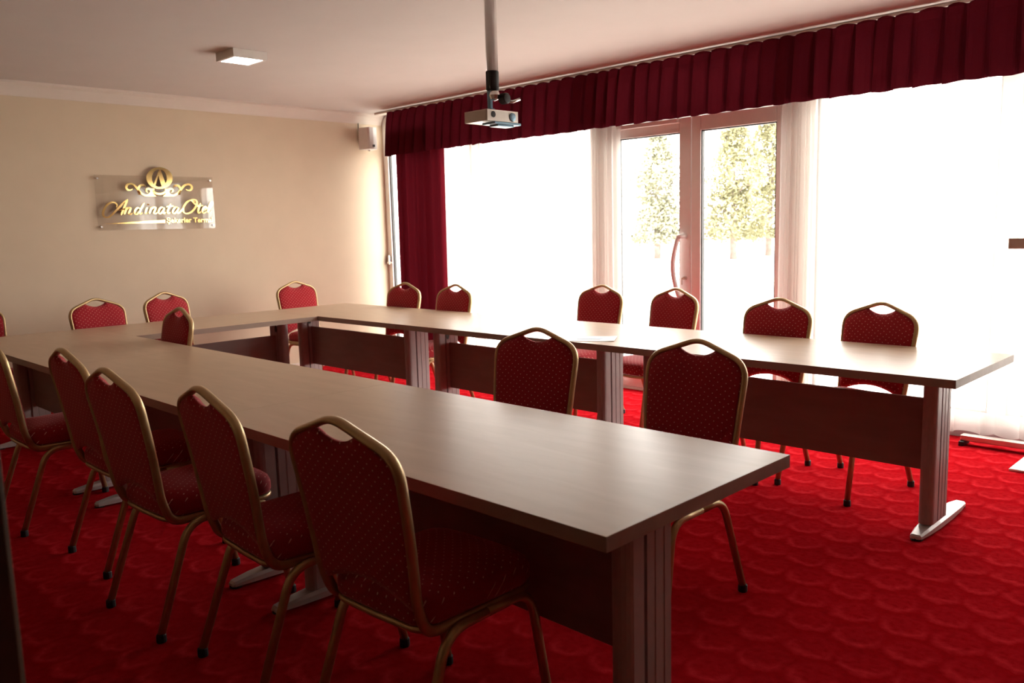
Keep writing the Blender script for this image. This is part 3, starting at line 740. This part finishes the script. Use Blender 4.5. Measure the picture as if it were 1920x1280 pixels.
SCRIPT = {
 'letter_A': [[(462, 672), (470, 640), (440, 612), (390, 612), (335, 655), (298, 735), (312, 785), (365, 792), (430, 740), (500, 668), (560, 605), (605, 572)],
              [(605, 572), (575, 640), (545, 710), (520, 770)], [(480, 712), (530, 700), (575, 690)]],
 'letter_n': [[(598, 672), (580, 715), (562, 762)], [(575, 725), (610, 682), (640, 680), (632, 715), (618, 750), (640, 762), (668, 745)]],
 'letter_d': [[(768, 694), (735, 680), (702, 708), (695, 748), (718, 762), (752, 732), (775, 695)], [(818, 618), (790, 665), (762, 722), (765, 758), (795, 745)]],
 'letter_i': [[(856, 672), (838, 715), (832, 752), (860, 745)], [(872, 632), (866, 648)]],
 'letter_n.': [[(912, 670), (896, 712), (880, 758)], [(893, 722), (930, 680), (962, 678), (955, 712), (940, 748), (962, 758), (985, 742)]],
 'letter_a': [[(1075, 690), (1045, 676), (1012, 702), (1002, 745), (1028, 758), (1060, 722), (1080, 682)], [(1080, 682), (1062, 728), (1068, 758), (1095, 740)]],
 'letter_t': [[(1160, 630), (1140, 680), (1120, 730), (1128, 758), (1158, 742)], [(1100, 672), (1150, 664), (1205, 662)]],
 'letter_a.': [[(1262, 690), (1232, 676), (1200, 702), (1188, 745), (1214, 758), (1248, 722), (1268, 682)], [(1268, 682), (1250, 728), (1256, 756), (1290, 735), (1325, 690)]],
 'letter_O': [[(1490, 610), (1440, 586), (1385, 605), (1335, 670), (1330, 735), (1370, 764), (1430, 745), (1485, 690), (1510, 625), (1495, 585), (1455, 575), (1420, 585)],
              [(1420, 585), (1450, 600), (1485, 640), (1530, 650)]],
 'letter_t.': [[(1560, 625), (1545, 670), (1528, 725), (1535, 758), (1565, 742)], [(1512, 668), (1550, 660), (1592, 657)]],
 'letter_e': [[(1575, 728), (1615, 715), (1640, 690), (1625, 676), (1598, 695), (1585, 735), (1605, 758), (1650, 738)]],
 'letter_l': [[(1650, 738), (1690, 690), (1722, 635), (1712, 608), (1690, 640), (1668, 700), (1665, 748), (1692, 752), (1718, 732)]],
}
for nm, st in SCRIPT.items(): strokes(nm.replace('.', ''), st, 27, 15, sign)
def ell(cx, cyv, rx, ry, n=44): return [(cx+rx*math.cos(2*PI*k/n), cyv+ry*math.sin(2*PI*k/n)) for k in range(n)]
def ring_plate(name, outer, inner, parent):
    bm = bmesh.new(); n = len(outer); Q = []
    for k in range(n):
        a, b = L2(*outer[k]), L2(*inner[k])
        Q.append([bm.verts.new((x, p[0], p[1])) for p in (a, b) for x in (0.031, 0.040)])
    for k in range(n):
        A, B = Q[k], Q[(k+1) % n]
        for f in ((A[1], A[3], B[3], B[1]), (A[0], B[0], B[2], A[2]), (A[0], A[1], B[1], B[0]), (A[2], B[2], B[3], A[3])): bm.faces.new(f)
    return link(name, from_bm(name, bm, 'sign_gold'), parent)
ring_plate('crest_ring', ell(1015, 298, 170, 140), ell(1012, 300, 98, 112), sign)
prism('crest_chevron', [L2(*q) for q in ((1008, 190), (1025, 190), (1105, 402), (1040, 402), (998, 262), (958, 408), (928, 408))], 0.031, 0.041, 'sign_gold', sign)
def mir(st): return [(2030-x, yv) for x, yv in st]
SCROLL = [[(668, 440), (640, 455), (605, 450), (588, 420), (605, 385), (650, 376), (695, 398), (735, 445), (775, 492), (835, 522), (885, 508), (905, 470), (885, 440), (850, 442), (842, 470), (862, 482)],
          [(740, 440), (760, 402), (800, 392), (830, 412)], [(735, 455), (755, 490), (760, 515)]]
for sgn in (0, 1):
    strokes('scroll', [mir(s) if sgn else s for s in SCROLL], 30, 24, sign)
strokes('scroll_arc', [[(930, 462), (965, 492), (1015, 503), (1065, 492), (1100, 462)]], 26, 26, sign, taper=False)
for q in ([(905, 436), (950, 432), (938, 500), (972, 536), (862, 536), (902, 505)],):
    prism('scroll_foot', [L2(*p) for p in q], 0.031, 0.040, 'sign_gold', sign)
    prism('scroll_foot', [L2(*p) for p in mir(q)][::-1], 0.031, 0.040, 'sign_gold', sign)
prism('tapered_underline', [L2(*q) for q in ((290, 876), (700, 856), (1090, 838), (1090, 881), (700, 880))], 0.031, 0.039, 'sign_gold', sign)
# small plain lettering
dg = bpy.context.evaluated_depsgraph_get
def text_parts(txt, ystart, yend, zbase, height, parent):
    metas = []; adv = 0.0
    def bounds(s):
        cu = bpy.data.curves.new('lettering', 'FONT'); cu.body = s; cu.size = 1.0; cu.offset = 0.022
        o = bpy.data.objects.new('lettering', cu); COL.objects.link(o)
        me = bpy.data.meshes.new_from_object(o.evaluated_get(dg())); bpy.data.objects.remove(o); bpy.data.curves.remove(cu)
        return me
    def width(s):
        me = bounds(s); xs = [v.co.x for v in me.vertices]; w = (min(xs), max(xs)); bpy.data.meshes.remove(me); return w
    tot = width(txt); sc = (yend-ystart)/(tot[1]-tot[0])
    capm = bounds('T'); cap = max(v.co.y for v in capm.vertices); bpy.data.meshes.remove(capm)
    for i, ch in enumerate(txt):
        if ch == ' ': continue
        right = width(txt[:i+1])[1]
        me = bounds(ch); xs = [v.co.x for v in me.vertices]; off = right-max(xs)
        V = []; F = []; n = len(me.vertices); cnt = {}
        for x1 in (0.031, 0.041):
            for v in me.vertices: V.append((x1, ystart+(v.co.x+off-tot[0])*sc, zbase+v.co.y/cap*height))
        for p in me.polygons:
            vs_ = list(p.vertices); F.append(tuple(n+k for k in vs_))
            for k in range(len(vs_)):
                e = (vs_[k], vs_[(k+1) % len(vs_)]); cnt[tuple(sorted(e))] = cnt.get(tuple(sorted(e)), [])+[e]
        for es in cnt.values():
            if len(es) == 1: a0, b0 = es[0]; F.append((a0, b0, n+b0, n+a0))
        bpy.data.meshes.remove(me)
        link('letter', mesh('letter', V, F, 'sign_gold'), parent)
a = L2(1108, 878); b_ = L2(1728, 878)
text_parts('\u015eekerler Termal', a[0], b_[0], a[1], 0.043, sign)

# ------------------------------------------------------------------ paper on the window row
pp = tag(empty('paper_sheet', (-3.05, 3.70, T_H), math.radians(32)), 'white printed sheet lying on the window row of tables', 'paper')
V, F = [], []
for i in range(7):
    for j in range(5):
        u, v = i/6-0.5, j/4-0.5
        V.append((u*0.297, v*0.21, 0.002+0.006*max(0, abs(u)-0.3)*2+0.004*max(0, v-0.2)))
n = 35; V += [(x, y, z-0.0012) for x, y, z in V]
for i in range(6):
    for j in range(4):
        a = i*5+j; F += [(a, a+5, a+6, a+1), (n+a, n+a+1, n+a+6, n+a+5)]
rim = [i*5 for i in range(7)]+[30+j for j in range(1, 5)]+[i*5+4 for i in range(5, -1, -1)]+[3, 2, 1]
for k in range(len(rim)): a, b = rim[k], rim[(k+1) % len(rim)]; F.append((a, n+a, n+b, b))
link('sheet', mesh('sheet', V, F, 'paper'), pp)
prism('printed_band', [(-0.08, -0.02), (0.06, -0.035), (0.075, 0.02), (-0.06, 0.035)], 0.0022, 0.0028, 'print_blue', pp, plane='xy')

# ------------------------------------------------------------------ stand and floor bar at the right edge
st = tag(empty('display_stand', (-1.01, 5.20, 0)), 'white floor stand with square base plate at the right edge', 'stand')
box('base_plate', (-0.20, -0.17, 0.0), (0.20, 0.17, 0.014), 'plastic_white', st, 0.004)
lathe('post', [(0.02, 0.014), (0.02, 1.22)], 'chrome', st, seg=16, origin=(-0.13, 0, 0))
lathe('post', [(0.02, 0.014), (0.02, 1.22)], 'chrome', st, seg=16, origin=(0.13, 0, 0))
box('top_board', (-0.26, -0.17, 1.205), (0.26, 0.17, 1.262), 'mount_beige', st, 0.004)
fb = tag(empty('floor_bar', (-1.12, 5.47, 0)), 'low brushed metal bar on short dark feet below the right sheer', 'floor bar')
box('bar', (-0.46, -0.03, 0.028), (0.46, 0.03, 0.062), 'mount_beige', fb, 0.005)
for sx in (-0.43, 0.43): boxes('foot', [((sx-0.03, -0.06, 0.0), (sx+0.0, 0.06, 0.028))], 'black', fb, 0.004)

# ------------------------------------------------------------------ garden beyond the glass
struct(box('ground_outside', (-90, Y_WIN+0.3, -0.30), (40, 120, -0.15), 'yard'), 'pale bright yard outside the glass door')
kb = tag(box('garden_kerb', (-62, 27.9, -0.15), (-2, 28.15, -0.02), 'kerb'), 'low concrete kerb in front of the garden trees', 'kerb')
def tree(x, y, h, rad, label, mat, seed, trunk_h=1.3):
    rnd = random.Random(seed)
    t = tag(empty('pine_tree', (x, y, -0.15)), label, 'tree', 'garden trees behind the glass door')
    path = [(0, 0, 0), (rnd.uniform(-.08, .08), rnd.uniform(-.08, .08), h*0.3), (rnd.uniform(-.15, .15), rnd.uniform(-.15, .15), h*0.62), (0, 0, h*0.94)]
    V, F = tube_geo(fillet(path, [0.6, 0.6], 5), 0.15, seg=9, taper=lambda s: 1-0.85*s)
    for k in range(26):
        a = rnd.uniform(0, 2*PI); z = rnd.uniform(trunk_h, h*0.9); l = rad*(1.0-0.75*(z/h))*rnd.uniform(0.7, 1.1)
        v2, f2 = tube_geo([(0, 0, z), (math.cos(a)*l*0.5, math.sin(a)*l*0.5, z+0.12), (math.cos(a)*l, math.sin(a)*l, z+rnd.uniform(0, 0.5))], 0.035, seg=5, taper=lambda s: 1-0.7*s)
        o = len(V); V += v2; F += [tuple(o+i for i in f) for f in f2]
    link('trunk', mesh('trunk', V, F, 'bark', True), t)
    V, F = [], []
    for k in range(1700):
        z = trunk_h*0.85+(h-trunk_h*0.85)*rnd.random()**1.15
        q = (z-trunk_h*0.85)/(h-trunk_h*0.85)
        rr = rad*(0.55+0.45*math.sin(PI*min(1, q*1.9+0.28)) if q < 0.4 else (1-(q-0.4)/0.62)**0.75)
        a = rnd.uniform(0, 2*PI); r = rr*math.sqrt(rnd.uniform(0.12, 1.0))*(0.85+0.25*math.sin(a*3+z*2.1+seed))
        c = Vector((r*math.cos(a), r*math.sin(a), z))
        for _ in range(5):
            d = Vector((rnd.uniform(-1, 1), rnd.uniform(-1, 1), rnd.uniform(-0.6, 1))).normalized()
            e = d.cross(Vector((rnd.uniform(-1, 1), rnd.uniform(-1, 1), rnd.uniform(-1, 1)))).normalized()
            l = rnd.uniform(0.12, 0.27); w = l*0.15
            p = c+Vector((rnd.uniform(-.16, .16), rnd.uniform(-.16, .16), rnd.uniform(-.12, .12)))
            o = len(V); V += [p-e*w, p+d*l*0.5-e*w*1.3, p+d*l, p+d*l*0.5+e*w*1.3]; F.append((o, o+1, o+2, o+3))
    tag(link('foliage', mesh('foliage', V, F, mat), t), kind='stuff')
    return t
tree(-17.75, 30.8, 5.8, 1.45, 'yellow-green pine with a bare trunk centred behind the right door pane', 'needle', 3, 0.95)
tree(-18.05, 34.3, 6.5, 1.5, 'taller yellow-green pine at the right edge of the right door pane', 'needle', 5, 1.0)
tree(-19.95, 28.6, 5.3, 1.3, 'paler sparse pine behind the left door pane', 'needle_pale', 9, 0.9)
